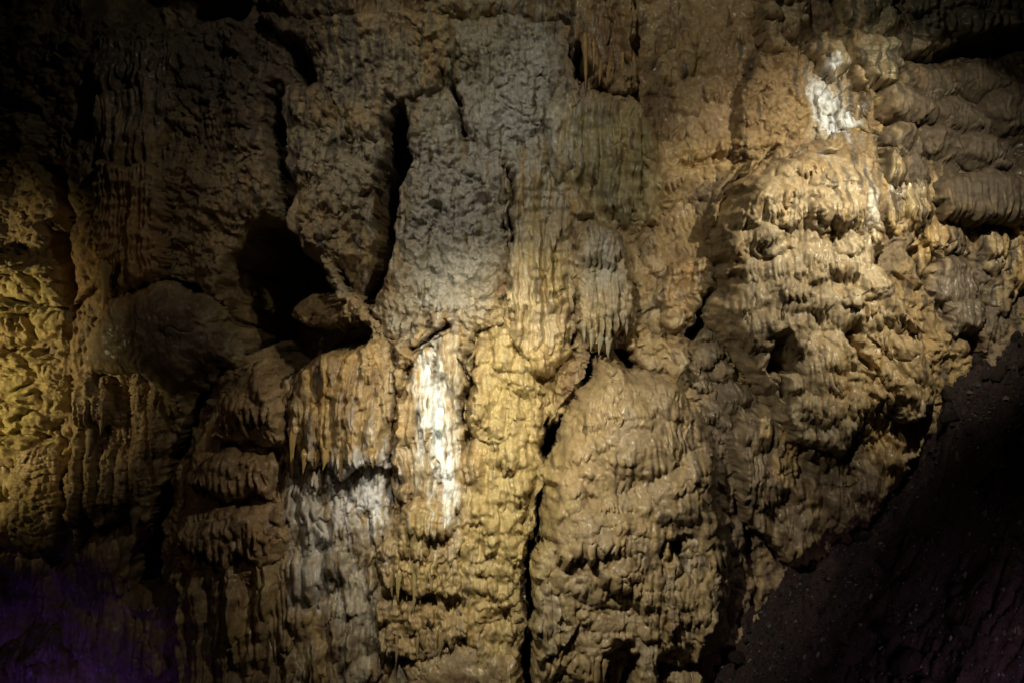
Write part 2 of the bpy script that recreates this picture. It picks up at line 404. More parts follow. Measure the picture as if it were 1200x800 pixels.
def tree_of(*fs):
    def f(U, V, sd, G):
        D = G.copy()
        for k in fs:
            D = k(U, V, sd, G, D)
        return D
    return f
def add(fn, *a, **k): return lambda U, V, sd, G, D: D+fn(U, V, *a, **k)
def sh(n, w, L, A, seed=1, **kw):
    def f(U, V, sd, G, D):
        H = D.copy(); shingle(H, D, U, V, sd, n, w, L, A, seed, **kw); return H
    return f
def st(*lobes, **kw):
    """explicit lobes: (cx, top, halfwidth, length, height)"""
    def f(U, V, sd, G, D):
        H = D.copy()
        for i, l in enumerate(lobes):
            k = dict(kw); 
            if len(l) > 5: k.update(l[5])
            stamp(H, D, U, V, *l[:5], seed=i*7+3, **k)
        return H
    return f
def bulge(cx, cy, rx, ry, A):
    def f(U, V, sd, G, D):
        return D+A*np.clip(1-((U-cx)/rx)**2-((V-cy)/ry)**2, 0, 1)**(.5 if rx < 90 else 1.2)
    return f
def crack(pts, wd=4, dp=25, s=0):
    def f(U, V, sd, G, D):
        a = U+5*noise(U/14, V/14, s+1)+2*noise(U/5, V/5, s+6); b = V+5*noise(U/14, V/14, s+2)
        d = np.full(U.shape, 1e9)
        for (ax, ay), (bx, by) in zip(pts[:-1], pts[1:]):
            ex, ey = bx-ax, by-ay
            t = np.clip(((a-ax)*ex+(b-ay)*ey)/(ex*ex+ey*ey), 0, 1)
            d = np.minimum(d, np.hypot(a-ax-t*ex, b-ay-t*ey))
        return D-dp*(1-sst(wd*.3, wd*1.4, d))
    return f

# ------------------------------------------------------------------ stalactites (parts)
def stal_mesh(k):
    r = random.Random(k); n = 12; m = 14; vs = []; fs = []
    for j in range(m):
        t = j/(m-1); rad = (.35, .75, .92)[j] if j < 3 else (1-t**1.6)**.9*(1.05-.4*t)*(1+.16*math.sin(11*t+k*2)+.12*r.uniform(-1, 1))+.02
        ox = .35*math.sin(3*t+k); oy = .3*math.cos(2.4*t+k)+1.6*(1-t)**3
        for i in range(n):
            a = 2*math.pi*i/n; q = rad*(1+.16*math.sin(3*a+k)+.1*math.sin(5*a+2*k))
            vs.append((ox*t+q*math.cos(a), oy*(t if t > .5 else .5)+q*math.sin(a), -t))
    for j in range(m-1):
        for i in range(n):
            fs.append((j*n+i, (j+1)*n+i, (j+1)*n+(i+1) % n, j*n+(i+1) % n))
    fs.append(tuple((m-1)*n+i for i in range(n)))
    me = bpy.data.meshes.new('stalactite'); me.from_pydata(vs, [], fs)
    for p in me.polygons: p.use_smooth = True
    return me
STAL = {}
def stal_variant(k, colr):
    key = (k, colr)
    if key not in STAL:
        me = stal_mesh(k); me.materials.append(M_CALC)
        ca = me.color_attributes.new('albedo', 'FLOAT_COLOR', 'POINT')
        cc = np.tile(np.array(list(colr)+[1.0], np.float32), (len(me.vertices), 1)); cc[:, :3] *= (1+.25*np.random.RandomState(k).rand(len(cc), 1)-.1)
        ca.data.foreach_set('color', cc.ravel())
        STAL[key] = me
    return STAL[key]
def stalactites(parent, items, colr=TAN, out=2, name='stalactite'):
    """items: (u, vtop, length, radius) in cm; hang from the face of their parent"""
    if PASS == 1: return
    u, v, H, s = o_info[parent.name]
    for i, (a, b, L, r) in enumerate(items):
        h = H[index(v, b), index(u, a)]+out-r*.3
        o = bpy.data.objects.new(name, stal_variant(i % 5, colr)); C.objects.link(o)
        o.parent = parent
        import mathutils
        o.location = mathutils.Vector(((a-600)*.01*s, -h*.01, (400-b)*.01*s))-parent.location
        o.scale = (r*.01, r*.01, L*.01)
def row(u0, u1, v0, v1, n, L, r, seed=0):
    q = random.Random(seed); out = []
    for i in range(n):
        t = (i+.5)/n
        out.append((u0+(u1-u0)*t+q.uniform(-3.5, 3.5), v0+(v1-v0)*t+q.uniform(-6, 5), L*q.uniform(.35, 1.35), r*q.uniform(.6, 1.35)))
    return out

#REGIONS
def build():
    # ---- upper left
    region('rock_outcrop', 'dim brown fractured rock face in the upper left corner with a yellow-lit facet', 'rock face',
           [(-220, -60), (60, 40), (118, 55), (122, 120), (118, 190), (100, 215), (62, 185), (30, 190), (-20, 170), (-220, 200)], 28, 30,
           tree_of(add(rough, 22, 50, 2), add(strata, 9, 20, 1), crack([(-10, 115), (55, 135), (52, 165)], 7, 35)), (DUSK, TAN, BROWN), M_ROCK, seed=2)
    region('rock_wedge', 'yellow-lit wedge of rock pointing down at the left edge below a black slot', 'rock',
           [(-60, 140), (52, 136), (48, 165), (30, 195), (0, 175), (-60, 190)], 50, 16,
           tree_of(add(rough, 10, 30, 4), add(strata, 6, 14, 3)), (YEL, TAN, OCHRE), M_ROCK, seed=3)
    region('rock_shelf', 'narrow crumbling rib of rock running down from the upper left facet to the dark hollow', 'rock',
           [(-200, 195), (20, 188), (60, 195), (90, 230), (116, 262), (100, 270), (60, 262), (50, 300), (0, 300), (-200, 310)], 30, 18,
           tree_of(add(rough, 18, 36, 6), add(popcorn, 5, 12, 3)), (DUSK, TAN, OCHRE), M_ROCK, seed=5)
    region('layered_rock', 'yellow lit crumbly layered rock with horizontal ledges at the left edge', 'rock',
           [(-240, 296), (0, 300), (60, 305), (100, 318), (108, 350), (98, 395), (82, 440), (70, 500), (78, 560), (0, 560), (-240, 560)], 62, 30,
           tree_of(add(strata, 15, 26, 4), add(popcorn, 4, 13, 5), add(soft, 12, 40, 2), crack([(-20, 408), (40, 405), (70, 412)], 5, 22, 3), crack([(-20, 512), (60, 510)], 5, 22, 8)),
           (YEL, (.44, .36, .14), TAN), M_ROCK, seed=7)
    t = region('ribbed_column', 'yellow ribbed stalagmite column at the lower left edge under the layered rock', 'stalagmite',
           [(20, 520), (74, 528), (76, 600), (68, 640), (30, 648), (14, 600)], 74, 16,
           tree_of(add(flutes, 8, 15, 3, .5), add(strata, 5, 9, 6), bulge(48, 590, 32, 80, 14)), (YEL, TAN, OCHRE), seed=9)
    region('leaning_flowstone', 'pale yellow sloping flowstone tongue left of the ribbed column', 'flowstone',
           [(-220, 530), (26, 528), (30, 560), (14, 610), (-8, 650), (-220, 660)], 64, 20,
           tree_of(add(flutes, 6, 18, 5), add(soft, 8, 40, 3), st((2, 520, 24, 70, 14), (-30, 540, 24, 60, 12))), (YEL, TAN, PALE), seed=10)
    region('lower_left_wall', 'dark rounded wall base under the ribbed column, fading into violet shadow', 'rock',
           [(-240, 640), (20, 632), (80, 640), (150, 600), (200, 640), (215, 720), (215, 960), (-240, 960)], 46, 46,
           tree_of(add(soft, 22, 90, 5), add(flutes, 9, 34, 6), sh(26, 22, 60, 14, 5, fl=.3)), (DUSK, TAN, BROWN), seed=12)
    # ---- hanging mass, stalactites, mushroom
    region('hanging_rock_mass', 'broad dim brown rock mass tapering to a point above the black hollow', 'rock',
           [(115, 40), (210, 20), (330, 40), (335, 90), (312, 110), (318, 180), (334, 262), (300, 268), (284, 300), (268, 378), (248, 362), (210, 330), (150, 340), (120, 250)], 42, 30,
           tree_of(add(rough, 20, 70, 9), add(popcorn, 4.5, 11, 7), add(rough, 7, 22, 4)), (DUSK, BROWN, TAN), M_ROCK, seed=14)
    t = region('fluted_drapery', 'dark fluted drapery with rib-like folds high on the upper left wall', 'drapery',
           [(118, 45), (205, 45), (206, 120), (180, 215), (116, 205)], 62, 16,
           tree_of(add(flutes, 10, 14, 7, .5), st((135, 60, 18, 60, 14), (170, 50, 20, 60, 14), (140, 130, 16, 80, 12), (165, 130, 18, 84, 12), fl=.6, rag=.3, per=9), add(soft, 5, 30, 2)), (BROWN, DUSK, TAN), seed=15)
    t = region('stalactite_cluster', 'orange-brown bundle of fused stalactites hanging to a single long tip over the left hollow', 'stalactite',
           [(116, 190), (185, 200), (186, 320), (150, 338), (140, 300), (134, 340), (120, 335), (117, 260)], 98, 12,
           tree_of(add(flutes, 16, 13, 8, .3), add(soft, 6, 40, 3)), (ORANGE, BROWN, OCHRE), seed=16, cut=False)
    stalactites(t, [(127, 300, 62, 8), (139, 270, 50, 7), (150, 262, 44, 6)], OCHRE, 2)
    t = region('mushroom_flowstone', 'large dark mushroom-shaped flowstone dome overhanging drapes at left centre', 'flowstone',
           [(92, 420), (108, 372), (150, 338), (200, 334), (240, 352), (268, 386), (274, 425), (245, 430), (225, 455), (190, 470), (160, 440), (100, 440)], 104, 40,
           tree_of(add(soft, 8, 60, 4), bulge(185, 400, 95, 75, 22)), ((.07, .05, .038), (.085, .06, .045), (.07, .05, .035)), seed=18, cut=False)  # dome's shadow is painted into these dark colours
    t = region('drapery_curtain', 'brown curtain of drapes and columns hanging beneath the dark mushroom dome', 'drapery',
           [(90, 418), (215, 430), (228, 450), (200, 520), (180, 560), (168, 610), (150, 590), (112, 620), (96, 600), (84, 640), (78, 560), (84, 480)], 80, 14,
           tree_of(add(flutes, 8, 17, 9, .8), st((103, 425, 13, 80, 26), (122, 440, 12, 60, 28), (92, 490, 8, 140, 24), (108, 480, 8, 130, 22), (125, 510, 9, 90, 24), (143, 520, 9, 80, 24), (162, 430, 11, 160, 24), (185, 430, 12, 110, 22), (205, 430, 12, 60, 20), fl=.2, rag=.1, arch=.2), add(strata, 3, 7, 2)),
           (DUSK, TAN, BROWN), seed=19)
    stalactites(t, [(124, 470, 36, 7), (108, 500, 40, 6), (160, 590, 34, 7), (186, 535, 30, 6)], DUSK, 3)
    # ---- tiers
    t = region('tiered_flowstone', 'dim brown four-tiered flowstone with dripping rims left of the pale curtain', 'flowstone',
           [(240, 490), (262, 456), (300, 430), (322, 450), (326, 520), (318, 540), (330, 600), (330, 650), (300, 680), (240, 690), (205, 660), (212, 600), (214, 540), (232, 510)], 76, 22,
           tree_of(add(soft, 8, 40, 4), add(flutes, 5, 14, 3)), (DUSK, ORANGE, BROWN), seed=20)
    for i, (pl, dp, lb) in enumerate([
            ([(244, 506), (250, 480), (264, 458), (284, 444), (302, 424), (314, 436), (324, 480), (324, 520), (300, 524), (270, 518), (248, 516)], 112, (280, 426, 46, 96)),
            ([(218, 572), (232, 544), (262, 524), (304, 534), (320, 552), (312, 592), (290, 580), (262, 590), (234, 576)], 102, (262, 520, 48, 74)),
            ([(206, 630), (214, 600), (240, 590), (300, 592), (332, 600), (330, 640), (306, 672), (280, 650), (262, 676), (240, 654), (222, 664)], 92, (262, 590, 56, 84)),
            ]):
        region('tier', ['topmost domed tier', 'second tier from the top', 'third tier from the top', 'lowest tier'][i], None, pl, dp, 22,
               tree_of(add(soft, 12, 34, 4+i), st((lb[0], lb[1], lb[2], lb[3], 14), fl=.5, rag=.25, per=9, arch=.4, start=.5), sh(14, 9, 34, 8, 90+i, fl=.3, rag=.3, per=7)), (DUSK, ORANGE, BROWN), parent=t, seed=120+i, cut=False)
    stalactites(t, row(222, 312, 588, 590, 9, 22, 4.2, 1)+row(246, 318, 516, 520, 8, 14, 3.5, 2)+row(225, 325, 645, 650, 7, 26, 4.5, 3), BROWN, -3)
    region('lower_curtain', 'dark curtain of long vertical stalactite folds below the tiered flowstone', 'drapery',
           [(205, 640), (325, 640), (345, 700), (350, 960), (200, 960), (208, 760)], 66, 20,
           tree_of(add(flutes, 16, 22, 12, .7), sh(30, 8, 110, 14, 6, fl=.2, rag=.1)), (DUSK, TAN, BROWN), seed=21, cut=False)
    # ---- hollows' neighbours, upper centre left
    region('ledge_in_hollow', 'pale crusted ledge jutting into the right side of the black hollow', 'rock',
           [(342, 372), (362, 352), (392, 342), (430, 336), (436, 384), (400, 384), (360, 380)], -45, 12, tree_of(add(rough, 8, 20, 3), add(popcorn, 4, 9, 3)), (TAN, YEL, BROWN), M_ROCK, seed=23, cut=False)
    region('hanging_boulder', 'long tan hanging rock with an encrusted lower end above the black hollow', 'rock',
           [(375, 20), (430, 12), (520, 14), (535, 60), (530, 90), (500, 110), (480, 112), (462, 122), (452, 180), (440, 215), (425, 225), (424, 262), (418, 308), (398, 312), (372, 300), (345, 262), (352, 215), (338, 200), (336, 120), (372, 105), (378, 70), (335, 45), (300, 20)], 52, 22,
           tree_of(add(rough, 18, 60, 13), add(popcorn, 4.2, 11, 9), add(rough, 6, 20, 5), crack([(380, 105), (408, 160), (412, 180)], 4, 20, 2)), (TAN, (.36, .30, .18), DUSK), M_ROCK, seed=24)
    region('popcorn_crust', 'cluster of cave popcorn knobs dangling at the lower edge of the tan hanging rock', 'cave coral',
           [(382, 300), (400, 304), (408, 340), (432, 372), (452, 395), (462, 412), (440, 405), (420, 378), (400, 352), (388, 335)], 46, 8,
           tree_of(add(popcorn, 11, 11, 15)), (PALE, TAN, YEL), M_ROCK, seed=25, warp=1.6, cut=False)
    region('grey_bulge', 'large grey popcorn-covered bulge with a ragged underside above the white flow', 'rock',
           [(482, 115), (520, 112), (545, 122), (556, 175), (572, 205), (596, 195), (592, 260), (598, 330), (565, 350), (548, 372), (520, 392), (505, 402), (460, 400), (430, 372), (445, 350), (462, 300), (470, 240), (478, 180)], 70, 34,
           tree_of(add(rough, 14, 60, 15), add(popcorn, 6, 12, 11), add(rough, 6, 20, 6), st((530, 330, 34, 50, 12), (570, 330, 26, 40, 14), fl=.3)), (GREY, (.34, .31, .23), TAN), M_ROCK, seed=26)
    region('grey_upper_face', 'smooth grey-green upper wall face narrowing down to a point above the yellow column', 'rock face',
           [(530, 18), (600, 10), (655, 20), (668, 70), (650, 110), (640, 160), (610, 195), (590, 205), (572, 215), (552, 170), (545, 105), (535, 70)], 44, 36,
           tree_of(add(rough, 14, 70, 17), add(popcorn, 3.2, 15, 12), add(rough, 4, 14, 8)), (GREY, (.40, .43, .40), GREEN), M_ROCK, seed=27)
    region('top_ledge', 'dark shadowed ledge of drooping rock along the top edge above the grey face', 'rock',
           [(290, -240), (290, 0), (360, 14), (430, 22), (520, 18), (600, 16), (672, 20), (680, -240)], 40, 18,
           tree_of(add(rough, 18, 60, 19), add(flutes, 9, 26, 14)), (BROWN, GREEN, DUSK), M_ROCK, seed=28, cut=False)
    # ---- curtain and white flow
    t = region('pendant_curtain', 'ochre flowstone curtain with pointed hanging pendants right of the black hollow', 'drapery',
           [(338, 470), (352, 430), (380, 408), (420, 396), (452, 402), (463, 430), (462, 520), (455, 545), (425, 540), (400, 560), (380, 545), (360, 548), (345, 520)], 84, 20,
           tree_of(add(flutes, 7, 12, 16, .9), add(soft, 9, 40, 4), sh(46, 8, 60, 12, 8, fl=.3, rag=.25, per=6), st((417, 470, 10, 80, 16), (388, 480, 10, 70, 15), (400, 460, 9, 90, 14), (440, 470, 10, 76, 14), (366, 470, 8, 74, 14), fl=.3, rag=.1, arch=.2)), (OCHRE, TAN, BROWN), seed=30)
    stalactites(t, [(417, 505, 34, 6), (385, 520, 26, 5), (362, 522, 28, 5), (345, 500, 60, 4), (441, 520, 22, 5), (402, 525, 32, 5), (374, 524, 22, 4), (432, 522, 22, 4)], OCHRE, 1)
    region('slim_columns', 'two slim pale columns standing at the left end of the ochre pendant curtain', 'column',
           [(328, 452), (338, 448), (342, 500), (346, 540), (330, 545), (326, 500)], 70, 7, tree_of(add(flutes, 5, 9, 3, .3)), (PALE, TAN, DUSK), seed=31, cut=False)
    t = region('pale_flow_sheet', 'pale grey-white flowstone sheet spreading down below the pendant curtain', 'flowstone',
           [(318, 545), (340, 530), (400, 540), (460, 535), (466, 600), (470, 660), (500, 720), (510, 790), (505, 960), (330, 960), (335, 800), (325, 700), (315, 620)], 66, 30,
           tree_of(add(flutes, 6, 24, 18, 1.4), add(soft, 12, 60, 5), sh(200, 11, 46, 8, 9, fl=.3, rag=.2, per=6, lean=lambda a, b: -.08), crack([(338, 540), (348, 565)], 4, 14, 2), sh(34, 5, 70, 9, 10, fl=.1, rag=.1)), ((.42, .39, .33), TAN, DUSK), seed=32)
    t = region('white_flow', 'brilliant white calcite flow streaming down the centre of the lit wall', 'flowstone',
           [(466, 412), (480, 395), (505, 385), (545, 372), (556, 400), (548, 450), (542, 540), (545, 600), (520, 615), (480, 590), (464, 600), (462, 500)], 80, 18,
           tree_of(add(flutes, 13, 17, 20, .8), add(soft, 9, 44, 6), sh(70, 9, 60, 9, 11, fl=.25, rag=.2, per=7), crack([(505, 395), (510, 440), (512, 520), (508, 590)], 3, 10, 4), crack([(478, 425), (472, 470)], 4, 16, 5)), (PALE, OCHRE, TAN), seed=33)
    region('crusted_arch', 'knobbly arch of pitted rock at the head of the white flow', 'rock',
           [(462, 400), (490, 398), (505, 372), (540, 360), (570, 350), (590, 352), (588, 375), (556, 390), (552, 440), (535, 420), (520, 388), (488, 420), (466, 425)], 92, 12,
           tree_of(add(popcorn, 9, 14, 21), add(rough, 8, 20, 7)), (TAN, GREY, PALE), M_ROCK, seed=34)
    # ---- yellow centre column
    t = region('yellow_column', 'broad yellow scalloped flowstone column filling the brightest centre of the wall', 'flowstone',
           [(592, 190), (640, 180), (700, 250), (690, 330), (680, 400), (655, 430), (636, 470), (640, 530), (618, 590), (612, 680), (616, 760), (610, 960), (500, 960), (500, 760), (520, 640), (540, 600), (546, 540), (552, 450), (556, 395), (596, 345), (598, 260)], 74, 26,
           tree_of(add(scallop, 6, 19, 3, 1.1), add(flutes, 8, 21, 22, 1.1), add(soft, 12, 70, 7), sh(90, 9, 60, 8, 13, fl=.15, rag=.08), sh(60, 14, 22, 6, 14, fl=.15, rag=.08, start=.5),
                   bulge(575, 560, 45, 160, 14)), (YEL, OCHRE, PALE), seed=36)
    region('ridged_band', 'tall band of thin vertical ridges between the grey bulge and the bell drapery', 'drapery',
           [(594, 200), (610, 192), (640, 190), (668, 240), (680, 300), (678, 360), (655, 410), (620, 420), (598, 400), (600, 330), (594, 270)], 88, 12,
           tree_of(add(flutes, 11, 13, 24, .6), st((604, 200, 6, 180, 9), (616, 205, 7, 170, 10), (630, 200, 6, 200, 9), (645, 210, 8, 160, 11), (660, 250, 7, 150, 10), (672, 270, 5, 110, 8), fl=.15, rag=.1, arch=.2), sh(30, 5, 90, 8, 14, fl=.2, rag=.2), add(soft, 8, 50, 8)), (YEL, PALE, TAN), seed=37)
    t = region('small_bell', 'small bell-shaped calcite hood with stalactite fringe in the lower centre', 'stalactite',
           [(470, 600), (485, 582), (510, 580), (530, 600), (545, 620), (540, 660), (500, 665), (462, 650)], 100, 14,
           tree_of(st((504, 578, 30, 56, 22, dict(rag=.1, fl=.45, per=9)), (490, 585, 10, 90, 16), (470, 600, 9, 60, 12), arch=.4), add(popcorn, 2, 8, 3)), (YEL, PALE, OCHRE), seed=38)
    t2 = region('stalactite_fringe', 'tawny fringe of long thin stalactites under the small bell hood', 'stalactite',
           [(445, 640), (470, 628), (530, 635), (545, 680), (535, 700), (510, 692), (490, 700), (470, 694), (448, 690)], 92, 12,
           tree_of(add(flutes, 8, 8, 25, .4), add(soft, 5, 24, 3), sh(24, 5, 50, 9, 15, fl=.2, rag=.2)), (YEL, TAN, OCHRE), seed=39)
    stalactites(t2, [(476, 660, 40, 4.5), (486, 655, 58, 5), (494, 660, 46, 4), (468, 665, 36, 4), (459, 668, 30, 4), (505, 668, 22, 3.6), (513, 668, 24, 3.5), (521, 670, 22, 3.4), (529, 672, 20, 3.4), (537, 675, 16, 3)], YEL, 1)
    t3 = region('lower_fringe', 'darker second tier of short stalactites low in the centre near the bottom edge', 'stalactite',
           [(440, 712), (480, 700), (520, 712), (545, 740), (530, 762), (500, 772), (470, 776), (446, 770)], 88, 14,
           tree_of(add(flutes, 8, 9, 26, .5), add(soft, 7, 30, 4), sh(24, 6, 36, 9, 16, fl=.2, rag=.2)), (TAN, DUSK, YEL), seed=40)
    stalactites(t3, row(452, 535, 745, 735, 8, 30, 4, 9), TAN, 1)
    region('scoured_base', 'smooth dark undercut rock mound at the bottom edge below the lower stalactite tier', 'rock',
           [(468, 790), (500, 765), (560, 750), (610, 770), (612, 960), (460, 960)], 96, 30, tree_of(add(soft, 10, 60, 9)), (DUSK, TAN, BROWN), seed=41)
    # ---- upper centre
    region('ochre_wall', 'broad smooth ochre wall face at the top right of centre', 'rock face',
           [(676, -240), (672, 30), (700, 110), (690, 200), (700, 270), (760, 300), (800, 290), (850, 215), (900, 185), (935, 175), (930, 60), (905, -240)], 36, 34,
           tree_of(add(soft, 14, 80, 21), add(popcorn, 2.5, 18, 14), add(soft, 5, 22, 9), sh(90, 9, 26, 7, 17, fl=.3, rag=.25), crack([(800, 195), (850, 185), (900, 175)], 4, 12, 4), crack([(705, 262), (730, 238), (765, 205)], 2.5, 10, 6)),
           ((.38, .27, .15), TAN, BROWN), seed=42)
    t = region('top_drapery', 'brown drapery of thin hanging ribs and stalactites at the top centre edge', 'drapery',
           [(668, -40), (745, -40), (742, 50), (748, 100), (720, 108), (700, 96), (686, 104), (672, 60)], 62, 12,
           tree_of(add(flutes, 10, 10, 28, .6), sh(30, 6, 60, 12, 18, fl=.2, rag=.2)), (BROWN, TAN, OCHRE), seed=43)
    stalactites(t, [(685, 40, 66, 4), (702, 70, 32, 3.5), (712, 72, 30, 3.5), (721, 70, 34, 3.5), (730, 60, 30, 3.2), (742, 60, 42, 3.6), (695, 50, 36, 3.4)], OCHRE, 2)
    region('smooth_flutes', 'olive-tan smooth fluted flowstone below the top drapery', 'flowstone',
           [(638, 130), (665, 102), (700, 104), (740, 110), (768, 140), (775, 200), (768, 260), (740, 275), (700, 272), (668, 262), (644, 200)], 66, 18,
           tree_of(add(flutes, 8, 19, 30, 1.3), add(soft, 10, 50, 11), st((652, 130, 9, 110, 10), (672, 108, 11, 140, 12), (694, 112, 9, 110, 10), (716, 112, 12, 150, 12), (742, 120, 10, 130, 11), (760, 150, 8, 110, 9), (684, 190, 9, 80, 12), (730, 200, 9, 70, 12), fl=.15, rag=.1)), ((.36, .32, .18), YEL, GREEN), seed=44)
    t = region('bell_drapery', 'grey fluted bell drapery with sharp pointed tips above the centre mound', 'drapery',
           [(672, 268), (700, 258), (728, 272), (740, 320), (745, 372), (730, 398), (712, 412), (690, 402), (676, 380), (674, 320)], 108, 16,
           tree_of(add(flutes, 6, 9, 31, .5), st((706, 262, 26, 60, 14, dict(rag=.2)), (705, 312, 34, 98, 24, dict(fl=.5, rag=.2, per=8)), (735, 300, 9, 90, 14), arch=.35), add(soft, 4, 20, 3)), (GREY, TAN, (.36, .32, .18)), seed=45, cut=False)
    stalactites(t, [(684, 376, 24, 4), (693, 384, 26, 4), (703, 390, 24, 4), (713, 392, 26, 4.5), (724, 380, 26, 4), (734, 372, 20, 3.6)], (.30, .27, .19), -2)
    for i, (cx, cy, rx, ry, lab, cc) in enumerate([
            (745, 325, 22, 36, 'tall tan rounded nodule directly right of the bell drapery', TAN), (768, 300, 18, 26, 'olive nodule uppermost of the bulbs beside the ochre wall', TAN),
            (740, 388, 20, 20, 'yellowish rounded nodule just right of the bell drapery tips', YEL), (769, 376, 11, 16, 'small pale bulb between the yellowish nodule and the black crevice', YEL),
            (758, 345, 16, 20, 'smooth grey-tan bulb in the middle of the nodule cluster', TAN), (792, 372, 11, 14, 'orange dripping bulb at the edge of the black crevice', ORANGE)]):
        region('flowstone_nodule', lab, 'nodule', [(cx+rx*math.cos(a), cy+ry*math.sin(a)) for a in np.linspace(0, 6.28, 12)[:-1]], 76+4*i, max(rx, ry)*.9,
               tree_of(add(soft, 5, 30, 12+i), add(flutes, 2, 13, 4+i)), (cc, TAN, OCHRE), seed=50+i, warp=.6, cut=False)
    t = region('orange_spur', 'orange-stained spur of rock leaning over the black crevice right of the nodules', 'rock',
           [(768, 345), (785, 312), (812, 300), (838, 308), (840, 330), (822, 350), (806, 378), (796, 362), (780, 368)], 88, 14,
           tree_of(add(soft, 9, 30, 23), add(popcorn, 4, 11, 3), add(flutes, 5, 12, 6)), (ORANGE, TAN, OCHRE), seed=58, cut=False)
    region('fallen_wedge', 'pointed tan wedge of flowstone hanging over the top of the centre mound', 'flowstone',
           [(735, 405), (770, 395), (800, 402), (805, 430), (795, 470), (778, 458), (760, 432)], 98, 14,
           tree_of(add(soft, 8, 36, 14), sh(20, 11, 20, 8, 19, fl=.2)), (TAN, PALE, DUSK), seed=59, cut=False)
    region('crevice_knob', 'small dripping knob of rock hanging in the top of the long black fissure', 'rock',
           [(634, 446), (660, 432), (684, 440), (682, 470), (664, 478), (655, 500), (640, 490)], 56, 10,
           tree_of(add(soft, 8, 24, 14), sh(16, 8, 20, 8, 20, fl=.4, rag=.3)), (TAN, YEL, DUSK), seed=60, cut=False)
    # ---- centre mound
    fan = lambda cx, k: (lambda a, b: (a-cx)*k)
    t = region('centre_mound', 'great rounded tan flowstone mound of overlapping scales right of the black fissure', 'flowstone',
           [(688, 430), (712, 418), (760, 424), (800, 450), (835, 510), (860, 590), (868, 680), (856, 740), (825, 780), (795, 790), (760, 780), (740, 770), (722, 800), (700, 810), (630, 815), (618, 760), (622, 700), (626, 600), (642, 540), (668, 490)], 108, 60,
           tree_of(add(soft, 12, 80, 25), add(lambda U, V: flutes(U, V, 6, 17, 77, 1.0)*sst(600, 720, V)), sh(80, 32, 56, 9, 21, fl=.1, rag=.16, per=8, lean=fan(735, .0035), start=.55, arch=.6), sh(330, 14, 22, 4, 22, fl=.2, rag=.2, per=5, lean=fan(735, .0035), start=.55, arch=.7), add(popcorn, .9, 9, 5),
                   bulge(725, 600, 150, 250, 40)), ((.34, .255, .145), TAN, (.40, .32, .21)), seed=62)
    for i, (pl, dp, lab) in enumerate([
            ([(742, 588), (790, 582), (796, 640), (796, 700), (785, 712), (770, 690), (762, 706), (752, 680)], 150, 'smooth pale drapery tongue down the front of the mound'),
            ([(628, 648), (655, 640), (662, 700), (655, 760), (635, 775), (624, 730)], 132, None),
            ([(664, 664), (690, 658), (684, 700), (672, 742), (658, 752), (654, 700)], 138, None),
            ([(776, 705), (796, 702), (796, 730), (784, 748), (776, 735)], 150, None),
            ([(800, 590), (835, 600), (846, 680), (840, 740), (812, 775), (800, 700)], 138, None),
            ([(738, 690), (760, 695), (768, 740), (775, 820), (740, 830)], 132, None)]):
        region('drapery_tongue', lab, None, pl, dp, 12, tree_of(add(flutes, 5, 12, 40+i, .5), add(soft, 5, 30, 30+i)), (TAN, (.42, .35, .25), DUSK), parent=t, seed=64+i)
    stalactites(t, row(690, 722, 760, 768, 6, 28, 4.4, 4), TAN, 4)
    region('mound_foot', 'dim rounded flowstone foot at the bottom edge beneath the centre mound', 'flowstone',
           [(626, 780), (700, 790), (740, 815), (790, 775), (830, 790), (800, 960), (620, 960)], 108, 24, tree_of(add(soft, 10, 50, 16), add(flutes, 5, 22, 12)), (DUSK, TAN, BROWN), seed=72)
    # ---- right of the mound: dim belt
    region('dim_scale_belt', 'dim brown belt of small scales between the centre mound and the right cascade', 'flowstone',
           [(795, 455), (812, 400), (845, 360), (900, 400), (915, 480), (940, 560), (935, 610), (900, 640), (880, 700), (850, 720), (840, 600), (820, 520)], 66, 26,
           tree_of(add(soft, 14, 60, 27), sh(200, 12, 22, 7, 23, fl=.25, rag=.2, per=5, start=.5, arch=.7), add(popcorn, 3, 9, 6)), ((.10, .078, .055), (.14, .105, .065), (.12, .09, .06)), seed=74)  # belt's shade is painted into these dark browns
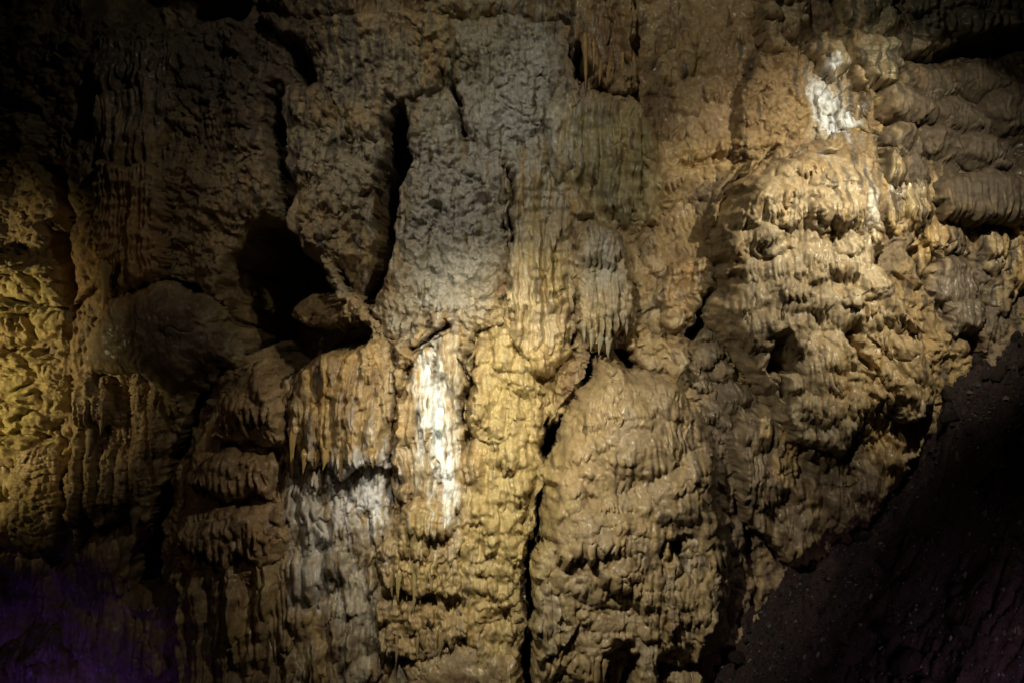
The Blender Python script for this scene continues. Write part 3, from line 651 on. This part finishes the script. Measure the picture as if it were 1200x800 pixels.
    t = region('right_cascade', 'huge fan-shaped flowstone cascade of scalloped lobes right of centre', 'flowstone',
           [(846, 240), (866, 205), (900, 186), (960, 176), (1010, 180), (1024, 230), (1030, 290), (1052, 330), (1075, 380), (1092, 430), (1098, 455), (1080, 480), (1066, 500), (1036, 490), (1020, 515), (985, 525), (940, 515), (905, 480), (880, 440), (850, 400), (828, 350), (846, 310), (838, 280)], 118, 50,
           tree_of(add(soft, 14, 80, 29), bulge(960, 340, 180, 220, 22), sh(70, 20, 40, 10, 25, fl=.16, rag=.14, per=7, lean=fan(930, .003), arch=.7, start=.6), st((890, 206, 36, 70, 10.5), (930, 200, 28, 67, 7.4), (975, 190, 26, 94, 7.4), (886, 246, 30, 59, 10.5), (862, 276, 24, 62, 9.3), (908, 280, 26, 59, 9.9), (948, 268, 28, 67, 9.3), (988, 262, 24, 81, 8.7), (1012, 300, 22, 81, 8.1), (866, 316, 24, 62, 9.9), (906, 322, 28, 62, 10.5), (944, 318, 26, 62, 9.9), (978, 330, 28, 67, 9.3), (884, 358, 26, 62, 9.9), (926, 362, 28, 67, 10.5), (966, 376, 30, 72, 9.9), (1012, 360, 28, 75, 9.3), (1046, 392, 26, 81, 9.3), (852, 352, 20, 59, 8.7), (900, 402, 26, 67, 9.3), (940, 410, 28, 75, 9.9), (986, 424, 28, 81, 9.3), (1030, 430, 30, 75, 9.3), (1070, 428, 22, 67, 8.1), (916, 450, 24, 75, 8.7), (956, 464, 28, 75, 8.7), fl=.2, rag=.16, per=6, arch=.75, start=.6), sh(300, 13, 28, 4.5, 26, fl=.2, rag=.16, per=5, lean=fan(930, .003), arch=.7, start=.55),
                   add(popcorn, .8, 8, 7)), ((.34, .265, .165), PALE, TAN), seed=76)
    for i, (pl, dp, lab) in enumerate([
            ([(868, 268), (880, 225), (905, 210), (930, 225), (936, 262), (915, 275)], 146, 'domed hood with a fringed rim near the top of the cascade'),
            ([(905, 440), (950, 425), (1000, 432), (1012, 490), (985, 530), (930, 520)], 146, 'pale fluted skirt at the lower end of the cascade'),
            ([(988, 350), (1030, 345), (1060, 390), (1090, 440), (1070, 480), (1030, 470), (1005, 430)], 142, None),
            ([(1040, 440), (1096, 445), (1080, 486), (1050, 496)], 150, None)]):
        region('cascade_lobe', lab, None, pl, dp, 20, tree_of(add(soft, 6, 40, 40+i), sh(60, 9, 26, 8, 30+i, fl=.4, rag=.3, per=6), add(flutes, 4, 10, 50+i, .8)), ((.36, .30, .21), PALE, OCHRE), parent=t, seed=78+i)
    region('cascade_skirt', 'dim ochre drapes below the cascade fading into the dark slope', 'flowstone',
           [(870, 480), (920, 470), (1000, 480), (1085, 462), (1074, 515), (1040, 570), (1010, 605), (960, 640), (930, 660), (900, 640), (870, 600), (860, 540)], 108, 24,
           tree_of(add(flutes, 10, 20, 34, 1.2), sh(70, 12, 44, 11, 35, fl=.3, rag=.2), add(soft, 12, 50, 31)), (DUSK, OCHRE, BROWN), seed=84, cut=False)
    # ---- upper right
    region('crusted_wall', 'pale crusted wall face carrying the bright white patch at the upper right', 'rock face',
           [(880, 60), (930, 50), (1000, 85), (1010, 130), (1025, 165), (1015, 190), (960, 180), (900, 190), (860, 185), (870, 110)], 66, 24,
           tree_of(add(rough, 12, 50, 33), add(popcorn, 5, 12, 16), add(rough, 6, 18, 12)), (TAN, PALE, OCHRE), M_ROCK, seed=86)
    LUMPS = [([(905, -60), (945, -60), (946, 20), (940, 42), (918, 45), (925, 65), (900, 66), (896, 20)], 84, 'pale knobbly lump left of the small black gap at the top right'),
             ([(946, 48), (968, 40), (990, 52), (994, 78), (978, 88), (962, 82), (965, 62), (950, 60)], 96, 'small pale knob with a white tip just above the bright patch'),
             ([(990, -40), (1048, -40), (1046, 30), (1030, 44), (1010, 40), (990, 20)], 88, 'pale lumpy boss at the top edge right of the black gap'),
             ([(992, 34), (1030, 40), (1050, 50), (1050, 80), (1038, 98), (1020, 100), (1008, 82), (992, 66)], 100, 'folded olive lump overhanging the black cleft at the upper right'),
             ([(996, 82), (1012, 84), (1010, 102), (998, 100)], 88, 'tiny pale knob under the folded olive lump')]
    for i, (pl, dp, lab) in enumerate(LUMPS):
        region('rock_lump', lab, 'rock', pl, dp, 16, tree_of(add(soft, 8, 24, 34+i), add(popcorn, 9, 22, 18+i), add(popcorn, 3, 9, 24+i), sh(14, 11, 18, 8, 36+i, fl=.15, rag=.05)), (PALE, (.40, .36, .22), TAN), seed=88+i, cut=False)
    region('upper_right_shelf', 'dark green-grey overhanging shelf along the top right edge', 'rock',
           [(1046, -240), (1048, 50), (1052, 72), (1080, 60), (1120, 50), (1200, 40), (1450, 0), (1450, -240)], 64, 22,
           tree_of(add(soft, 18, 70, 35), add(strata, 8, 30, 9), sh(30, 26, 40, 12, 41, fl=.2)), ((.18, .19, .13), DUSK, GREEN), seed=94)
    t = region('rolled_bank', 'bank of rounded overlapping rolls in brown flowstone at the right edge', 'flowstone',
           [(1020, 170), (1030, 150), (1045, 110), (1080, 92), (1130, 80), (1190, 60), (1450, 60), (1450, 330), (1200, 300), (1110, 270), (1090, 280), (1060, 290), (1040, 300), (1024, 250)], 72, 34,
           tree_of(add(soft, 12, 70, 37), st((1096, 84, 46, 42, 10), (1170, 78, 52, 44, 8), (1060, 112, 34, 42, 8), (1122, 118, 48, 46, 8), (1190, 128, 44, 50, 8), (1052, 150, 28, 44, 8), (1098, 156, 40, 44, 8), (1150, 160, 40, 40, 8), (1070, 192, 22, 50, 8), (1230, 100, 50, 60, 30), (1290, 140, 60, 60, 30), (1210, 180, 40, 40, 26), fl=.05, rag=.02, start=.5, arch=.8), sh(46, 16, 24, 7, 43, fl=.1, rag=.05, arch=.7, start=.4), add(soft, 4, 16, 4)), ((.07, .051, .033), (.09, .066, .042), (.1, .075, .05)), seed=95)  # bank's shade is painted in as near-black brown
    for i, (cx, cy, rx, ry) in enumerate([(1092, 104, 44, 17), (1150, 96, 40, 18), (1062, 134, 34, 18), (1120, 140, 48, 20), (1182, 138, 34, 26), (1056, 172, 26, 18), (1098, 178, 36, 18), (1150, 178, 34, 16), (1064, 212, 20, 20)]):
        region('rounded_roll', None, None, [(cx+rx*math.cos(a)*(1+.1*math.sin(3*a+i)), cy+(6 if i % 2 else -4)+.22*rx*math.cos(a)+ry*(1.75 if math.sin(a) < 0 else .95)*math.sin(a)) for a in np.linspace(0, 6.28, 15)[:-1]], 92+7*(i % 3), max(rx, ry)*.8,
               tree_of(add(soft, 7, 30, 12+i), add(flutes, 2.4, 9, 13+i, .8), st((cx, cy-ry*1.6, rx*.9, ry*2.6, 7), fl=.22, rag=.12, start=.5, arch=.8, per=6)), ((.07, .051, .033), (.09, .066, .042), (.1, .075, .05)), M_DULL, parent=t, seed=140+i, warp=.8, cut=False)  # rolls carry the bank's painted shade
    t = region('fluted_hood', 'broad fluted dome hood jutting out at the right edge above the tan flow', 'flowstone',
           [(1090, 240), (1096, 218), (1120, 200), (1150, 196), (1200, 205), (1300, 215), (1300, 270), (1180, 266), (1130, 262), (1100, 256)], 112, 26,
           tree_of(add(flutes, 3.5, 11, 36, .5), st((1145, 198, 56, 72, 22, dict(fl=.25, rag=.12, per=9)), (1215, 205, 40, 66, 18), arch=.5)), ((.05, .038, .024), (.055, .042, .028), (.05, .04, .026)), M_DULL, seed=96)  # hood's shade is painted into its near-black colour
    region('pale_tongue', 'two pale lit tongues of flowstone between the cascade and the rolled bank', 'flowstone',
           [(1026, 180), (1040, 172), (1050, 200), (1062, 185), (1078, 215), (1086, 262), (1070, 290), (1052, 300), (1036, 280), (1026, 240)], 104, 14,
           tree_of(add(flutes, 5, 16, 37), add(soft, 8, 30, 38), st((1040, 176, 12, 50, 14), (1066, 190, 14, 90, 16), (1032, 220, 11, 60, 12))), (PALE, YEL, OCHRE), seed=97)
    t = region('tan_flow', 'warm tan flowstone band with hanging drips below the fluted hood', 'flowstone',
           [(1036, 285), (1060, 268), (1110, 256), (1160, 262), (1240, 266), (1300, 300), (1300, 330), (1200, 340), (1186, 366), (1170, 360), (1160, 330), (1140, 300), (1110, 296), (1085, 310), (1066, 340), (1048, 320)], 88, 18,
           tree_of(add(flutes, 7, 16, 38), add(soft, 9, 40, 39), sh(40, 13, 30, 12, 44, fl=.2, rag=.15)), (OCHRE, TAN, PALE), seed=98)
    DOMES = [([(1072, 345), (1085, 312), (1108, 294), (1130, 298), (1150, 325), (1160, 352), (1130, 372), (1090, 365)], 100, 'large smooth dark dome tucked beneath the tan flow'),
             ([(1100, 372), (1108, 352), (1130, 344), (1155, 350), (1160, 372), (1140, 392), (1118, 396), (1105, 388)], 112, 'smaller dark bulb with a fluted rim under the large dark dome'),
             ([(1070, 350), (1092, 340), (1102, 370), (1098, 398), (1078, 392)], 92, 'narrow dark dome left of the fluted bulb above the slope')]
    for i, (pl, dp, lab) in enumerate(DOMES):
        region('flowstone_dome', lab, 'flowstone', pl, dp, 34-6*i, tree_of(add(soft, 4, 40, 42+i), bulge(pl[0][0]+35, pl[0][1], 60, 60, 10), add(flutes, 2, 10, 44+i, .5)), ((.15, .12, .09), DUSK, (.13, .1, .08)), seed=99+i)
    region('drip_knob', 'dim rounded drip knob at the right edge above the dark slope', 'flowstone',
           [(1160, 335), (1180, 322), (1200, 325), (1196, 352), (1182, 366), (1168, 364)], 112, 14, tree_of(add(flutes, 4, 10, 60), add(soft, 4, 20, 50)), (TAN, DUSK, YEL), seed=103)


build(); make_base(); PASS = 2; build()

# ------------------------------------------------------------------ base wall mesh (kept where nothing thick covers it)
er = COVER.copy()
for _ in range(4):
    e = er.copy(); e[1:] &= er[:-1]; e[:-1] &= er[1:]; e[:, 1:] &= er[:, :-1]; e[:, :-1] &= er[:, 1:]; er = e
keep = ~(er[:-1, :-1] & er[1:, 1:])
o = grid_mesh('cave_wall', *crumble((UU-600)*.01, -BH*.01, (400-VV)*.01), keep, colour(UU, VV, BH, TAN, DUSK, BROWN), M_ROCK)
setp(o, kind='structure')

# ------------------------------------------------------------------ scree slope, lower right
def slope_z(x, y):        # y: metres in front of the wall
    a = np.interp(x, [-8, 2.14, 2.79, 3.72, 4.28, 4.65, 5.58, 14], [-16.6, -3.72, -2.98, -2.12, -1.4, -.62, .10, 4.8])
    return a-.42*(y-1.0)
xs = np.linspace(0, 9, 480); ys = np.concatenate([np.linspace(-.6, 5, 300), np.linspace(5.1, 12, 40)])
X, Y = np.meshgrid(xs, ys)
def slope_h(x, y):
    """slope with its rubble relief, in metres"""
    q, p = x*100, y*100
    wq = q+8*noise(q/30, p/30, 61); wp = p+8*noise(q/30, p/30, 62)
    f1, f2, c = worley(wq/34, wp/30, 63, .95); g1, g2, c2 = worley(wq/13, wp/12, 64, .95); k1, k2, c3 = worley(wq/6, wp/6, 65, .95)
    blk = 13*R3[c]*sst(0, .35, f2-f1)*(R1[c] > .45)+6*R3[c2]*sst(0, .4, g2-g1)*(R1[c2] > .35)+2.4*R3[c3]*sst(0, .5, k2-k1)
    return slope_z(x, y)+.01*(rough(q, p, 17, 110, 60)+blk+1.2*fine(q, p, 4))
Q, P = X*100, Y*100
Zs = slope_h(X, Y)
colr = colour(Q+4000, P+4000, None, (.035, .023, .024), (.045, .03, .028), (.028, .02, .024))
o = grid_mesh('scree_slope', X, -Y, Zs, np.ones((X.shape[0]-1, X.shape[1]-1), bool), colr, M_MUD)
setp(o, kind='structure')

def rock_mesh(k, sub=2):
    import bmesh
    bm = bmesh.new(); bmesh.ops.create_icosphere(bm, subdivisions=sub, radius=1)
    r = random.Random(k); pl = []
    for _ in range(9):
        v = np.array([r.gauss(0, 1), r.gauss(0, 1), r.gauss(0, 1)]); v /= np.linalg.norm(v); pl.append((v, r.uniform(.55, .9)))
    for v in bm.verts:
        p = np.array(v.co)
        for n, d in pl:
            e = p@n-d
            if e > 0: p = p-n*e
        v.co = p*(1+r.uniform(-.05, .05))
    me = bpy.data.meshes.new('rock'); bm.to_mesh(me); bm.free()
    ca = me.color_attributes.new('albedo', 'FLOAT_COLOR', 'POINT')
    g = r.uniform(.8, 1.6); cc = np.tile(np.array([.035*g, .026*g, .024*g, 1], np.float32), (len(me.vertices), 1)); ca.data.foreach_set('color', cc.ravel())
    me.materials.append(M_MUD)
    return me
rk = [rock_mesh(i) for i in range(6)]
q = random.Random(5)
def on_slope(x, y): return slope_z(x, y)
for i in range(60):
    x = q.uniform(2.2, 6.2); y = q.uniform(.9, 3.6)
    o = bpy.data.objects.new('loose_rock', rk[i % 6]); C.objects.link(o)
    s = q.uniform(.05, .13)*(1.6 if i % 9 == 0 else 1)
    o.location = (x, -y, float(slope_h(np.array([[x]]), np.array([[y]]))[0, 0])+s*.25); o.scale = (s*q.uniform(.8, 1.5), s, s*q.uniform(.5, .9)); o.rotation_euler = (q.uniform(-.4, .4), q.uniform(-.8, -.2), q.uniform(0, 6))
    setp(o, 'loose muddy rock lying on the dark scree slope at lower right', 'rock', 'loose rocks on the scree slope')
# pebbles and wet grit: too many to count
vs = []; fs = []
GXY = np.array([[q.uniform(1.6, 6.6), q.uniform(.3, 4.4)] for _ in range(14000)]); GZ = slope_h(GXY[:, :1], GXY[:, 1:])[:, 0]
for i in range(14000):
    x, y = GXY[i]; z = GZ[i]+.004; s = q.uniform(.006, .02)*(2.6 if q.random() < .10 else 1)
    b = len(vs)
    for dx, dy, dz in ((1, 0, 0), (-.5, .87, 0), (-.5, -.87, 0), (.1, .1, .8), (0, 0, -.8)):
        vs.append((x+s*dx*q.uniform(.6, 1.4), -y+s*dy*q.uniform(.6, 1.4), z+s*dz*q.uniform(.6, 1.3)))
    fs += [(b, b+1, b+3), (b+1, b+2, b+3), (b+2, b, b+3), (b+1, b, b+4), (b+2, b+1, b+4), (b, b+2, b+4)]
me = bpy.data.meshes.new('grit'); me.from_pydata(vs, [], fs); me.materials.append(M_GRIT)
ca = me.color_attributes.new('albedo', 'FLOAT_COLOR', 'POINT')
cc = np.ones((len(vs), 4), np.float32); cc[:, :3] = np.repeat(np.random.RandomState(1).rand(14000, 1)**5*.16+.02, 5, 0); ca.data.foreach_set('color', cc.ravel())
o = bpy.data.objects.new('grit', me); C.objects.link(o); setp(o, 'scattered grit and pebbles over the dark scree slope', 'gravel', None, 'stuff')
tot = sum(len(o.data.polygons) for o in bpy.data.objects if o.type == 'MESH')
print('faces', tot)
open('/tmp/stat.txt', 'w').write('%d faces %d children %s' % (tot, sum(1 for o in bpy.data.objects if o.parent), [(o.name, o.parent.name) for o in bpy.data.objects if o.parent][:8]))
